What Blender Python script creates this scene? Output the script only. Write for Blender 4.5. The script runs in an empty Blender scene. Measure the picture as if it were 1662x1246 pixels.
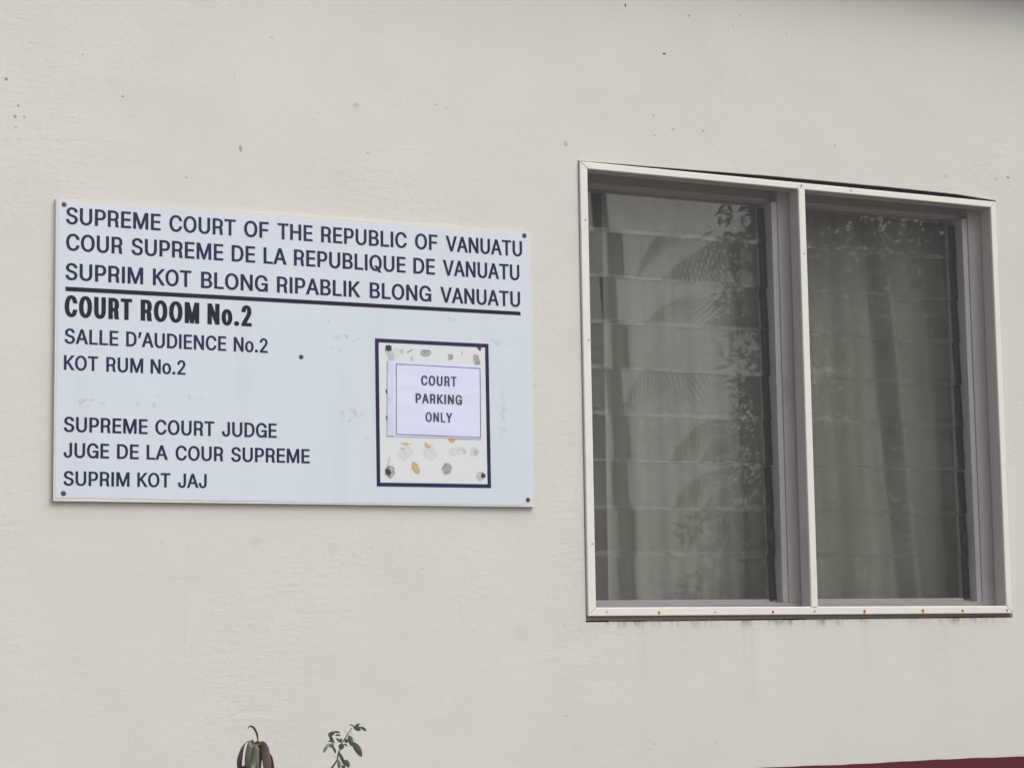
import bpy, bmesh, math, random
from mathutils import Vector, Matrix
from mathutils.geometry import delaunay_2d_cdt
R = math.radians
random.seed(7)
scene = bpy.context.scene
COL = scene.collection

# ---------------------------------------------------------------- camera
cam_d = bpy.data.cameras.new("camera")
cam = bpy.data.objects.new("camera", cam_d)
COL.objects.link(cam)
cr_ = (0.8980420624, -0.4396556060, -0.0149466461)
cu_ = (-0.0384741462, -0.1123431379, 0.9929243473)
cf_ = (0.4382239087, 0.8911127692, 0.1178042373)
EYE = Vector((0.0, -5.55, 1.55))
cam.matrix_world = Matrix(((cr_[0], cu_[0], -cf_[0], EYE.x), (cr_[1], cu_[1], -cf_[1], EYE.y),
                           (cr_[2], cu_[2], -cf_[2], EYE.z), (0, 0, 0, 1)))
cam_d.sensor_width = 36.0
cam_d.lens = 75.84
cam_d.clip_start = 0.05
cam_d.clip_end = 500
scene.camera = cam

# ---------------------------------------------------------------- daylight: overcast sky and one very soft sun
SUN_EL, SUN_AZ = R(52), R(36)          # azimuth from the wall's outward normal (-y), negative = towards -x
sd = Vector((math.sin(SUN_AZ) * math.cos(SUN_EL), -math.cos(SUN_AZ) * math.cos(SUN_EL), math.sin(SUN_EL)))
world = bpy.data.worlds.new("World")
scene.world = world
world.use_nodes = True
wn, wl = world.node_tree.nodes, world.node_tree.links
wn.clear()
w_out = wn.new('ShaderNodeOutputWorld')
w_bg = wn.new('ShaderNodeBackground')
sky = wn.new('ShaderNodeTexSky')
sky.sky_type = 'NISHITA'
sky.sun_disc = False
sky.sun_elevation = SUN_EL
sky.sun_rotation = math.atan2(sd.x, sd.y)
sky.air_density = 1.0
sky.dust_density = 6.0
sky.ozone_density = 1.0
w_hs = wn.new('ShaderNodeHueSaturation')
w_hs.inputs['Saturation'].default_value = 0.34      # cloud cover: the blue of the clear sky washed out
wl.new(sky.outputs[0], w_hs.inputs['Color'])
wl.new(w_hs.outputs[0], w_bg.inputs['Color'])
w_bg.inputs['Strength'].default_value = 0.15
wl.new(w_bg.outputs[0], w_out.inputs['Surface'])
sun_d = bpy.data.lights.new("sun", 'SUN')
sun_d.energy = 0.5
sun_d.angle = R(50)
sun_d.color = (1.0, 0.985, 0.96)
sun = bpy.data.objects.new("sun", sun_d)
COL.objects.link(sun)
sun.rotation_euler = (-sd).to_track_quat('-Z', 'Y').to_euler()
scene.view_settings.view_transform = 'Standard'
scene.view_settings.look = 'None'
scene.view_settings.exposure = 0.45
scene.view_settings.gamma = 1.0
try:
    scene.cycles.transparent_max_bounces = 24
    scene.cycles.max_bounces = 12
except Exception:
    pass

# ---------------------------------------------------------------- helpers
def link(o, parent=None):
    COL.objects.link(o)
    if parent is not None:
        o.parent = parent
    return o

def tag(o, label=None, cat=None, group=None, kind=None):
    if label: o['label'] = label
    if cat: o['category'] = cat
    if group: o['group'] = group
    if kind: o['kind'] = kind
    return o

def thing(name, label, cat, loc=(0, 0, 0), group=None):
    o = bpy.data.objects.new(name, None)
    o.empty_display_size = 0.1
    o.location = loc
    link(o)
    return tag(o, label, cat, group)

def obj(name, me, mat, parent=None, smooth=False):
    """parts are modelled in world metres; the parent's base is taken off here"""
    if isinstance(me, bmesh.types.BMesh):
        bm = me
        me = bpy.data.meshes.new(name)
        bm.normal_update()
        bm.to_mesh(me)
        bm.free()
    if not isinstance(mat, (list, tuple)):
        mat = [mat]
    me.materials.clear()
    for m in mat:
        me.materials.append(m)
    if smooth:
        me.polygons.foreach_set('use_smooth', [True] * len(me.polygons))
    o = bpy.data.objects.new(name, me)
    link(o, parent)
    base = Vector((0, 0, 0))
    q = parent
    while q is not None:
        base += q.location
        q = q.parent
    if base.length > 0:
        me.transform(Matrix.Translation(-base))
    return o

def bm_box(bm, x0, x1, y0, y1, z0, z1, bevel=0.0):
    vs = [bm.verts.new(p) for p in ((x0, y0, z0), (x1, y0, z0), (x1, y1, z0), (x0, y1, z0),
                                    (x0, y0, z1), (x1, y0, z1), (x1, y1, z1), (x0, y1, z1))]
    fs = [(0, 1, 5, 4), (1, 2, 6, 5), (2, 3, 7, 6), (3, 0, 4, 7), (4, 5, 6, 7), (3, 2, 1, 0)]
    faces = [bm.faces.new([vs[i] for i in f]) for f in fs]
    if bevel > 0:
        es = {e for f in faces for e in f.edges}
        bmesh.ops.bevel(bm, geom=list(es), offset=bevel, segments=2, affect='EDGES', profile=0.6)
    return bm

def box(x0, x1, y0, y1, z0, z1, bevel=0.0):
    return bm_box(bmesh.new(), x0, x1, y0, y1, z0, z1, bevel)

def plate(polys, y_front, thick):
    """filled outline(s) in the x-z plane, given a real thickness; front faces -y"""
    cu = bpy.data.curves.new('plate', 'CURVE')
    cu.dimensions = '2D'
    cu.fill_mode = 'BOTH'
    cu.extrude = thick / 2
    for p in polys:
        s = cu.splines.new('POLY')
        s.points.add(len(p) - 1)
        for i, (x, z) in enumerate(p):
            s.points[i].co = (x, z, 0, 1)
        s.use_cyclic_u = True
    o = bpy.data.objects.new('plate', cu)
    COL.objects.link(o)
    dg = bpy.context.evaluated_depsgraph_get()
    me = bpy.data.meshes.new_from_object(o.evaluated_get(dg))
    bpy.data.objects.remove(o)
    bpy.data.curves.remove(cu)
    yc = y_front + thick / 2
    me.transform(Matrix(((1, 0, 0, 0), (0, 0, -1, yc), (0, 1, 0, 0), (0, 0, 0, 1))))
    return me

def tube(bm, pts, rad, n=6):
    pts = [Vector(p) for p in pts]
    if not isinstance(rad, (list, tuple)):
        rad = [rad] * len(pts)
    rings = []
    for i, p in enumerate(pts):
        d = (pts[min(i + 1, len(pts) - 1)] - pts[max(i - 1, 0)]).normalized()
        a = d.orthogonal().normalized() if abs(d.z) > 0.99 else d.cross(Vector((0, 0, 1))).normalized()
        b = d.cross(a)
        rings.append([bm.verts.new(p + (a * math.cos(2 * math.pi * k / n) + b * math.sin(2 * math.pi * k / n)) * rad[i]) for k in range(n)])
    for i in range(len(rings) - 1):
        for k in range(n):
            bm.faces.new((rings[i][k], rings[i][(k + 1) % n], rings[i + 1][(k + 1) % n], rings[i + 1][k]))
    bm.faces.new(rings[0][::-1]); bm.faces.new(rings[-1])
    return bm

# ---------------------------------------------------------------- materials
class NT:
    """tiny node builder"""
    def __init__(s, name):
        s.m = bpy.data.materials.new(name)
        s.m.use_nodes = True
        s.n, s.l = s.m.node_tree.nodes, s.m.node_tree.links
        s.n.clear()
        s.out = s.n.new('ShaderNodeOutputMaterial')
    def put(s, sock, v):
        if hasattr(v, 'is_linked') or isinstance(v, bpy.types.NodeSocket):
            s.l.new(v, sock)
        elif isinstance(v, (tuple, list)) and sock.type == 'RGBA' and len(v) == 3:
            sock.default_value = (*v, 1)
        else:
            sock.default_value = v
    def add(s, typ, **kw):
        nd = s.n.new(typ)
        for k, v in kw.items():
            setattr(nd, k, v)
        return nd
    def math(s, op, a, b=None, c=None, clamp=False):
        nd = s.add('ShaderNodeMath', operation=op, use_clamp=clamp)
        for i, v in enumerate((a, b, c)):
            if v is not None: s.put(nd.inputs[i], v)
        return nd.outputs[0]
    def vmath(s, op, a, b=None):
        nd = s.add('ShaderNodeVectorMath', operation=op)
        s.put(nd.inputs[0], a)
        if b is not None: s.put(nd.inputs[1], b)
        return nd
    def coords(s, scale=(1, 1, 1), off=(0, 0, 0)):
        t = s.add('ShaderNodeTexCoord')
        mp = s.add('ShaderNodeMapping')
        mp.inputs['Scale'].default_value = scale
        mp.inputs['Location'].default_value = off
        s.l.new(t.outputs['Object'], mp.inputs['Vector'])
        return mp.outputs[0]
    def noise(s, vec, scale, detail=4, rough=0.55, dist=0.0):
        nd = s.add('ShaderNodeTexNoise')
        s.put(nd.inputs['Vector'], vec)
        nd.inputs['Scale'].default_value = scale
        nd.inputs['Detail'].default_value = detail
        nd.inputs['Roughness'].default_value = rough
        nd.inputs['Distortion'].default_value = dist
        return nd.outputs['Fac']
    def ramp(s, v, a, b, lo=0.0, hi=1.0, smooth=True):
        nd = s.add('ShaderNodeMapRange', interpolation_type='SMOOTHSTEP' if smooth else 'LINEAR')
        s.put(nd.inputs['Value'], v)
        nd.inputs['From Min'].default_value = a
        nd.inputs['From Max'].default_value = b
        nd.inputs['To Min'].default_value = lo
        nd.inputs['To Max'].default_value = hi
        return nd.outputs['Result']
    def mix(s, fac, a, b):
        nd = s.add('ShaderNodeMix', data_type='RGBA')
        s.put(nd.inputs[0], fac); s.put(nd.inputs[6], a); s.put(nd.inputs[7], b)
        return nd.outputs[2]
    def bump(s, h, strength, dist=0.01, normal=None):
        nd = s.add('ShaderNodeBump')
        s.put(nd.inputs['Height'], h)
        nd.inputs['Strength'].default_value = strength
        nd.inputs['Distance'].default_value = dist
        if normal is not None: s.l.new(normal, nd.inputs['Normal'])
        return nd.outputs[0]
    def pbr(s, color, rough=0.6, normal=None, spec=0.5, metal=0.0, **kw):
        nd = s.add('ShaderNodeBsdfPrincipled')
        s.put(nd.inputs['Base Color'], color)
        s.put(nd.inputs['Roughness'], rough)
        nd.inputs['Specular IOR Level'].default_value = spec
        nd.inputs['Metallic'].default_value = metal
        if normal is not None: s.l.new(normal, nd.inputs['Normal'])
        for k, v in kw.items():
            s.put(nd.inputs[k], v)
        return nd.outputs[0]
    def done(s, sh):
        s.l.new(sh, s.out.inputs['Surface'])
        return s.m
    def spots(s, items, ragged=0.0):
        """small marks at real places on a wall or board, (x, z, rx, rz, depth) in metres -> 0..1 mask"""
        g = s.add('ShaderNodeNewGeometry')
        pos = g.outputs['Position']
        if ragged > 0:
            nz = s.add('ShaderNodeTexNoise')
            s.l.new(pos, nz.inputs['Vector'])
            nz.inputs['Scale'].default_value = 160
            o = s.vmath('SUBTRACT', nz.outputs['Color'], (0.5, 0.5, 0.5)).outputs[0]
            sc = s.vmath('MULTIPLY', o, (ragged, ragged, ragged)).outputs[0]
            pos = s.vmath('ADD', pos, sc).outputs[0]
        tot = None
        for x, z, rx, rz, d in items:
            v = s.vmath('SUBTRACT', pos, (x, 0, z)).outputs[0]
            v = s.vmath('MULTIPLY', v, (1 / rx, 0, 1 / rz)).outputs[0]
            ln = s.vmath('LENGTH', v).outputs['Value']
            k = s.ramp(ln, 1.25, 0.45, 0.0, d)
            tot = k if tot is None else s.math('MAXIMUM', tot, k)
        return tot

# ---------------------------------------------------------------- measured data (metres on the wall) and letter outlines
GLYPHS = {"A":[480,[[16,0,201,509,276,509,463,0,395,0,287,302,264,372,232,478,245,478,213,371,191,302,85,0],[110,142,110,199,370,199,370,142]]],"B":[456,[[60,0,60,509,241,509,274,507,304,501,329,491,350,477,367,461,381,442,390,421,396,398,398,374,397,353,393,336,387,320,378,307,368,295,356,286,343,278,329,272,315,267,315,262,331,260,347,254,363,245,378,234,391,220,402,203,411,184,416,161,418,136,416,111,410,88,400,67,386,48,368,31,344,18,317,8,284,2,247,0],[125,57,245,57,281,60,309,67,330,80,344,96,353,115,355,137,354,153,350,169,342,184,333,197,320,209,306,218,289,225,269,229,248,231,125,231],[125,285,238,285,256,287,273,290,288,296,302,304,314,314,323,326,330,340,335,355,336,372,333,393,326,412,313,429,294,442,270,449,240,452,125,452]]],"C":[510,[[267,-7,225,-3,186,7,150,25,119,49,92,79,70,115,53,157,44,203,40,254,44,305,53,352,70,393,92,429,119,459,150,484,186,501,225,512,267,516,293,514,317,511,340,504,362,496,383,485,402,471,419,456,435,438,448,418,459,397,467,373,473,348,408,348,404,365,397,380,389,395,380,407,369,418,357,428,344,437,330,444,315,449,300,453,284,455,267,456,237,453,209,445,184,432,161,414,141,391,125,364,113,332,106,295,103,254,106,213,113,177,125,145,141,117,161,94,184,76,210,63,237,56,267,53,284,54,300,56,315,60,330,65,344,72,357,81,369,90,380,102,389,114,397,128,404,144,408,160,473,160,467,135,459,112,448,91,435,71,420,53,402,38,383,24,363,13,341,5,317,-2,293,-6]]],"D":[502,[[219,0,96,0,96,57,215,57,254,60,288,68,318,81,343,99,363,122,379,149,390,181,397,216,399,255,397,294,390,329,379,361,364,388,344,410,320,428,291,441,258,449,221,452,93,452,93,509,225,509,273,505,315,495,353,478,385,455,412,426,433,391,449,351,458,306,462,255,458,205,449,159,433,119,411,83,384,54,351,31,312,14,268,3],[125,509,125,0,60,0,60,509]]],"E":[419,[[60,0,60,509,372,509,372,452,125,452,125,286,355,286,355,229,125,229,125,57,375,57,375,0]]],"F":[410,[[60,0,60,509,369,509,369,452,125,452,125,278,346,278,346,221,125,221,125,0]]],"G":[520,[[269,-7,225,-3,185,7,149,25,118,49,91,79,69,116,53,157,43,203,40,254,43,305,53,352,69,393,91,429,117,459,149,484,184,501,223,512,265,516,291,514,316,510,340,504,363,494,384,483,403,469,421,453,436,436,449,416,460,395,468,373,474,349,408,349,402,365,395,379,387,393,378,406,368,417,356,427,344,436,330,443,315,448,300,453,283,455,265,456,236,453,209,445,183,432,160,414,141,392,125,364,113,332,106,295,103,254,106,213,113,177,125,145,141,117,161,95,184,76,210,63,238,56,269,53,296,55,322,61,345,71,365,85,382,102,396,123,407,147,413,173,415,202,434,199,283,199,283,256,478,256,478,200,475,160,466,124,451,91,431,62,406,38,377,19,344,5,308,-4],[426,0,426,256,478,256,478,0]]],"H":[517,[[60,0,60,509,125,509,125,289,392,289,392,509,457,509,457,0,392,0,392,232,125,232,125,0]]],"I":[185,[[60,0,60,509,125,509,125,0]]],"J":[396,[[185,-7,143,-2,106,11,75,33,52,63,38,100,33,145,33,173,98,173,98,145,100,117,108,93,122,74,139,61,160,53,185,50,209,53,230,61,248,74,261,93,269,117,272,145,272,509,336,509,336,145,332,100,318,63,294,33,263,11,227,-2]]],"K":[467,[[104,145,104,216,139,261,174,303,212,344,364,509,448,509,231,276,228,276],[60,0,60,509,125,509,125,334,124,225,125,193,125,0],[372,0,188,259,228,309,449,0]]],"L":[393,[[60,0,60,509,125,509,125,57,361,57,361,0]]],"M":[628,[[60,0,60,509,152,509,277,187,287,159,299,123,311,84,322,49,307,49,318,83,330,121,342,158,352,187,476,509,568,509,568,0,504,0,504,291,504,327,505,369,506,413,507,457,513,457,498,409,482,363,467,322,456,291,342,0,286,0,170,291,159,321,145,361,129,408,112,457,119,457,120,416,121,372,122,328,122,291,122,0]]],"N":[523,[[60,0,60,509,136,509,343,183,363,151,388,107,414,55,405,54,401,108,399,157,399,195,399,509,463,509,463,0,387,0,202,290,177,331,148,381,108,452,119,454,122,384,124,328,125,291,125,0]]],"O":[533,[[267,-7,225,-3,186,7,150,25,119,49,92,79,70,115,53,157,44,203,40,254,44,305,53,352,70,393,92,429,119,459,150,484,186,501,225,512,267,516,309,512,348,501,384,484,415,459,442,429,464,393,480,352,490,305,493,254,490,203,480,157,464,115,442,79,415,49,384,25,348,7,309,-3],[267,53,296,55,324,63,349,76,372,94,392,116,408,144,420,176,428,213,430,254,428,295,420,332,408,365,392,392,372,415,349,433,324,446,296,453,267,456,237,453,210,445,184,433,161,415,142,392,125,364,113,332,106,295,103,254,106,213,113,176,125,144,142,117,161,94,184,76,210,63,237,55]]],"P":[445,[[60,0,60,509,235,509,272,506,305,499,332,487,356,471,375,452,390,430,400,404,407,377,409,348,407,318,400,291,390,265,375,243,356,223,332,207,305,195,272,188,235,186,109,186,109,242,233,242,257,244,279,248,297,256,312,266,324,279,333,294,339,310,343,328,344,348,343,367,339,385,333,402,324,416,312,428,297,439,279,446,257,451,232,452,125,452,125,0]]],"Q":[533,[[245,159,313,159,369,85,384,65,468,-48,401,-48,346,27,331,46],[267,-7,225,-3,186,7,150,25,119,49,92,79,70,115,53,157,44,203,40,254,44,305,53,352,70,393,92,429,119,459,150,484,186,501,225,512,267,516,309,512,348,501,384,484,415,459,442,429,464,393,480,352,490,305,493,254,490,203,480,157,464,115,442,79,415,49,384,25,348,7,309,-3],[267,53,296,55,324,63,349,76,372,94,392,116,408,144,420,176,428,213,430,254,428,295,420,332,408,365,392,392,372,415,349,433,324,446,296,453,267,456,237,453,210,445,184,433,161,415,142,392,125,364,113,332,106,295,103,254,106,213,113,176,125,144,142,117,161,94,184,76,210,63,237,55]]],"R":[460,[[60,0,60,509,236,509,273,506,305,500,333,489,356,473,376,455,390,433,401,408,407,381,409,352,407,323,401,296,390,271,376,250,356,232,333,217,305,206,273,200,236,198,96,198,96,255,234,255,258,256,280,260,298,267,313,276,325,287,334,300,340,316,344,333,345,352,344,371,340,389,334,405,325,419,313,430,298,440,279,446,258,451,233,452,125,452,125,0],[264,240,324,236,362,216,380,190,388,150,392,70,398,30,416,10,416,0,342,0,330,30,326,80,322,140,314,172,294,192,264,198]]],"S":[447,[[224,-9,188,-7,156,-1,128,9,102,23,81,40,64,60,51,83,42,109,38,137,104,137,108,118,114,102,123,88,136,76,150,66,166,59,185,53,204,50,224,49,246,50,267,54,286,60,303,69,317,79,329,92,338,106,344,122,346,139,344,154,340,168,332,179,322,189,310,197,296,205,245,222,184,239,145,253,112,269,86,289,67,313,56,341,52,372,54,400,62,425,75,448,92,468,113,484,138,498,165,508,195,514,227,516,259,514,289,508,316,498,340,484,360,468,377,449,390,427,398,403,401,378,337,378,332,402,320,421,302,437,280,449,254,456,225,459,204,457,185,454,167,448,152,440,139,430,129,418,121,405,117,391,115,376,117,359,122,345,131,334,142,324,155,315,169,308,212,293,264,279,312,264,328,256,344,248,359,238,372,226,384,213,395,198,402,180,407,161,408,139,406,112,399,87,386,64,370,43,349,25,323,11,294,0,261,-7]]],"T":[449,[[32,452,32,509,417,509,417,452,257,452,257,0,193,0,193,452]]],"U":[517,[[259,-8,220,-6,186,2,154,15,126,33,103,55,85,80,71,108,63,140,60,173,60,509,124,509,124,178,126,155,132,133,141,113,153,95,169,80,187,68,208,59,232,53,259,52,285,53,309,59,331,68,349,80,364,95,377,113,385,133,391,155,393,178,393,509,457,509,457,173,454,140,446,108,433,80,414,55,391,33,363,15,332,2,297,-6]]],"V":[480,[[204,0,16,509,84,509,192,206,215,137,248,31,235,31,267,138,290,206,395,509,463,509,278,0]]],"Y":[472,[[203,0,203,208,16,509,91,509,192,344,222,292,250,230,224,230,251,293,280,344,381,509,455,509,268,208,268,0]]],"2":[453,[[64,0,64,47,234,229,282,282,294,298,303,312,311,327,316,341,319,356,320,371,319,389,315,405,308,419,298,431,287,441,273,449,258,455,241,458,224,460,205,458,188,454,172,447,159,438,148,427,139,413,132,398,128,381,127,362,66,362,68,391,75,418,86,442,102,464,121,482,143,496,168,507,196,513,225,516,254,513,281,507,306,497,328,482,346,465,361,445,372,423,379,398,381,372,380,354,377,336,371,318,363,299,351,280,336,259,267,180,153,60,153,57,389,57,389,0]]],"o":[415,[[207,-8,174,-5,144,3,117,16,93,35,72,58,56,85,44,116,37,150,34,187,37,225,44,260,56,291,72,318,93,341,117,360,144,374,174,382,207,384,241,382,271,374,299,360,323,341,343,318,359,291,371,260,379,225,381,187,379,150,371,116,359,85,343,58,323,35,299,16,271,3,241,-5],[207,46,231,49,252,55,270,66,285,80,298,97,307,117,314,139,318,163,319,187,318,212,314,236,307,258,298,278,285,296,270,310,252,321,231,328,207,330,184,328,163,321,145,310,130,296,118,278,108,258,102,236,98,212,96,187,98,163,102,139,108,117,118,97,130,80,145,66,163,55,184,49]]],".":[188,[[95,-4,83,-3,73,1,63,9,55,18,51,29,50,41,51,53,55,64,63,73,73,81,83,85,95,87,107,85,118,81,128,73,135,64,140,53,141,41,140,29,135,18,128,9,118,1,107,-3]]],"'":[177,[[52,318,82,509,151,509,98,318]]]}
SPOTS= [(1.2607,3.0328,0.0048,0.005,0.7),(1.2931,2.9647,0.0041,0.0042,0.45),(1.2846,2.9341,0.0048,0.0049,0.5),(1.3089,2.9364,0.0041,0.005,0.35),(1.2874,2.9062,0.0032,0.0033,0.4),(1.4638,3.1212,0.0025,0.0026,0.5),(1.5741,3.0175,0.0034,0.0034,0.6),(1.3229,3.1387,0.002,0.002,0.4),(1.9985,3.2284,0.0027,0.0026,0.5),(1.8887,3.1026,0.0027,0.0026,0.4),(1.9065,2.9028,0.0053,0.0104,0.5),(1.4387,2.947,0.0016,0.0017,0.5),(1.7519,2.809,0.0053,0.0034,0.3),(1.5949,2.9652,0.0022,0.0022,0.3),(3.1317,3.4547,0.0032,0.0062,0.95),(3.2637,3.3176,0.0066,0.0042,0.95),(3.3547,3.448,0.0044,0.0039,0.5),(3.5414,3.4717,0.0027,0.0024,0.4),(3.5143,3.4351,0.0029,0.0025,0.5),(3.7098,3.4315,0.0027,0.0024,0.5),(3.2212,3.1213,0.0034,0.0031,0.5),(3.2224,3.0604,0.0034,0.003,0.45),(3.2878,3.0845,0.006,0.0039,0.35),(3.3949,3.0903,0.0066,0.0031,0.5),(2.9183,3.0067,0.0062,0.0093,0.4),(2.2488,3.0593,0.0113,0.0089,0.22),(2.1221,3.0064,0.0024,0.0023,0.4),(2.2854,2.9237,0.0075,0.0021,0.35),(2.4993,3.0855,0.0039,0.0027,0.35),(2.5304,3.0776,0.0039,0.0022,0.4),(3.9961,3.4353,0.0034,0.0028,0.4),(4.5651,3.04,0.0064,0.0052,0.6),(4.5163,3.0309,0.0077,0.0062,0.25),(3.8804,3.0863,0.007,0.004,0.25),(4.3082,3.0231,0.0099,0.0061,0.2),(1.6882,1.8181,0.0022,0.0021,0.5),(1.7595,1.8081,0.0019,0.0018,0.4),(1.7709,1.5423,0.0022,0.0021,0.5),(2.4382,1.7531,0.003,0.0028,0.35),(2.8858,1.3327,0.0032,0.0028,0.5),(2.8818,1.5908,0.0028,0.0025,0.4),(3.1749,1.2426,0.0054,0.0021,0.4),(3.387,1.2408,0.003,0.0025,0.35),(1.7538,1.6091,0.0051,0.1303,0.035),(1.7688,1.7263,0.0856,0.0041,0.05),(2.7448,1.5678,0.0275,0.0245,0.05),(1.9501,1.8224,0.0158,0.0166,0.06),(2.1728,1.8035,0.0181,0.0203,0.05)]
SMUDGE= [(2.2277,2.1734,0.0406,0.0241,0.9),(2.2071,2.3888,0.0443,0.0121,0.8),(2.1894,2.3579,0.0405,0.0069,0.5),(1.4868,2.1837,0.0461,0.0114,0.8),(1.6364,2.184,0.0371,0.0099,0.6),(2.6905,2.1936,0.0177,0.0802,0.4),(2.6741,2.4016,0.0593,0.0108,0.4),(2.2613,2.1108,0.0185,0.0086,0.4),(1.7465,2.2077,0.1035,0.0083,0.35),(2.5385,2.4608,0.0232,0.0107,0.5),(2.1661,2.4328,0.0109,0.0103,0.6),(1.9638,2.106,0.0141,0.0202,0.25)]
STEMS= [[(1.9701,1.2418),(1.987,1.2633),(1.9881,1.2758),(1.9924,1.2853),(1.9988,1.3045),(2.0083,1.3158),(2.0147,1.3253),(2.0254,1.3395)],[(1.9777,1.2762),(1.9798,1.281),(1.9725,1.2967),(1.9715,1.3035),(1.9841,1.305),(1.9946,1.3046)],[(1.987,1.2633),(1.9777,1.2762)],[(2.0032,1.3344),(2.0095,1.3293),(2.0115,1.3234)],[(2.0221,1.3318),(2.0263,1.321),(2.0346,1.3062)],[(1.9923,1.2795),(1.9985,1.2513),(2.0005,1.2406)],[(1.987,1.2633),(1.9922,1.2554),(1.9985,1.2484)]]
LEAVES= [(2.0286,1.3423,2.0465,1.333,0.012),(2.0455,1.3418,2.0613,1.3306,0.0066),(2.0286,1.3433,2.0138,1.3486,0.0034),(2.0328,1.3446,2.0445,1.3491,0.0041),(2.0147,1.3224,2.0219,1.295,0.0114),(2.0262,1.3045,2.0471,1.2688,0.015),(1.9789,1.3042,1.9674,1.321,0.0072),(1.9674,1.3181,1.9654,1.3307,0.0114),(1.9643,1.3259,1.9769,1.3294,0.0084),(1.9759,1.3314,1.9916,1.3289,0.0048),(1.9821,1.3224,1.9989,1.3219,0.0046),(1.9925,1.3057,1.98,1.3157,0.0054),(1.9936,1.3056,1.9936,1.3163,0.0054),(1.9789,1.3051,1.958,1.3102,0.0046),(1.9632,1.3047,1.9443,1.2822,0.0078),(1.9684,1.3045,1.9673,1.293,0.012),(1.9725,1.2967,1.9803,1.279,0.006),(1.9988,1.3025,1.9987,1.2871,0.0132),(2.003,1.3014,2.0124,1.2953,0.0041),(2.0083,1.3129,2.0104,1.3031,0.009),(1.9882,1.2836,2.0053,1.2452,0.0074),(1.987,1.2633,1.9858,1.2412,0.0079),(2.008,1.2621,2.0163,1.2429,0.0114),(1.9985,1.2484,2.0078,1.2365,0.0072)]
CORD= [[(1.7783,1.3119),(1.7784,1.3215),(1.7758,1.3329),(1.7698,1.3446),(1.7617,1.3515),(1.7536,1.3512),(1.7506,1.3461)],[(1.7637,1.3134),(1.7556,1.316),(1.7475,1.3111),(1.7405,1.3),(1.7344,1.2794),(1.7324,1.2615),(1.7364,1.2377),(1.7374,1.2093)],[(1.7677,1.3085),(1.7596,1.3088),(1.7536,1.2938),(1.7485,1.2751),(1.7465,1.2515),(1.7455,1.209)],[(1.7738,1.3073),(1.7687,1.3028),(1.7647,1.2839),(1.7626,1.2651),(1.7606,1.2367),(1.7596,1.2084)],[(1.7778,1.3063),(1.7768,1.293),(1.7737,1.2741),(1.7717,1.2505),(1.7697,1.2174)],[(1.7819,1.308),(1.788,1.304),(1.792,1.2925),(1.793,1.2734),(1.793,1.2497),(1.7919,1.207)],[(1.7839,1.3099),(1.7941,1.3038),(1.8042,1.2901),(1.8133,1.2726),(1.8184,1.2487),(1.8193,1.2154)],[(1.7728,1.3083),(1.7677,1.3028),(1.7556,1.2606),(1.7475,1.2524),(1.7284,1.2569),(1.7249,1.2608)]]
LINES_REG = [
([('SUPREME', 1.4201, 1.6775), ('COURT', 1.7015, 1.8886), ('OF', 1.913, 1.984), ('THE', 2.01, 2.1127), ('REPUBLIC', 2.1379, 2.3973), ('OF', 2.4226, 2.4927), ('VANUATU', 2.5192, 2.762)], 2.6564, 0.0449),
([('COUR', 1.4208, 1.573), ('SUPREME', 1.5974, 1.8535), ('DE', 1.8772, 1.9448), ('LA', 1.9689, 2.0357), ('REPUBLIQUE', 2.0575, 2.393), ('DE', 2.4167, 2.484), ('VANUATU', 2.509, 2.7522)], 2.5856, 0.0452),
([('SUPRIM', 1.4199, 1.6299), ('KOT', 1.6565, 1.7637), ('BLONG', 1.7907, 1.9812), ('RIPABLIK', 2.0075, 2.2531), ('BLONG', 2.2827, 2.4716), ('VANUATU', 2.5002, 2.7533)], 2.5074, 0.0447),
([('SALLE', 1.4192, 1.5634), ("D'AUDIENCE", 1.5843, 1.8622), ('No.2', 1.8832, 1.9809)], 2.3386, 0.0396),
([('KOT', 1.4179, 1.5091), ('RUM', 1.531, 1.6312), ('No.2', 1.6514, 1.748)], 2.2689, 0.0387),
([('SUPREME', 1.4195, 1.6442), ('COURT', 1.6649, 1.8289), ('JUDGE', 1.8502, 2.0061)], 2.1064, 0.0394),
([('JUGE', 1.4194, 1.5403), ('DE', 1.5615, 1.6204), ('LA', 1.6417, 1.6993), ('COUR', 1.721, 1.8539), ('SUPREME', 1.8762, 2.1014)], 2.0391, 0.0389),
([('SUPRIM', 1.42, 1.5958), ('KOT', 1.6168, 1.707), ('JAJ', 1.7282, 1.8076)], 1.9663, 0.0377)]
LINE_BOLD = ([('COURT', 1.4186, 1.6), ('ROOM', 1.6235, 1.7859), ('No.2', 1.8089, 1.9344)], 2.4092, 0.057)
LINES_PAPER = [([('COURT', 2.4367, 2.5465)], 2.2678, 0.0275), ([('PARKING', 2.4193, 2.5625)], 2.2168, 0.0268), ([('ONLY', 2.4487, 2.5314)], 2.1642, 0.0272)]

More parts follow.
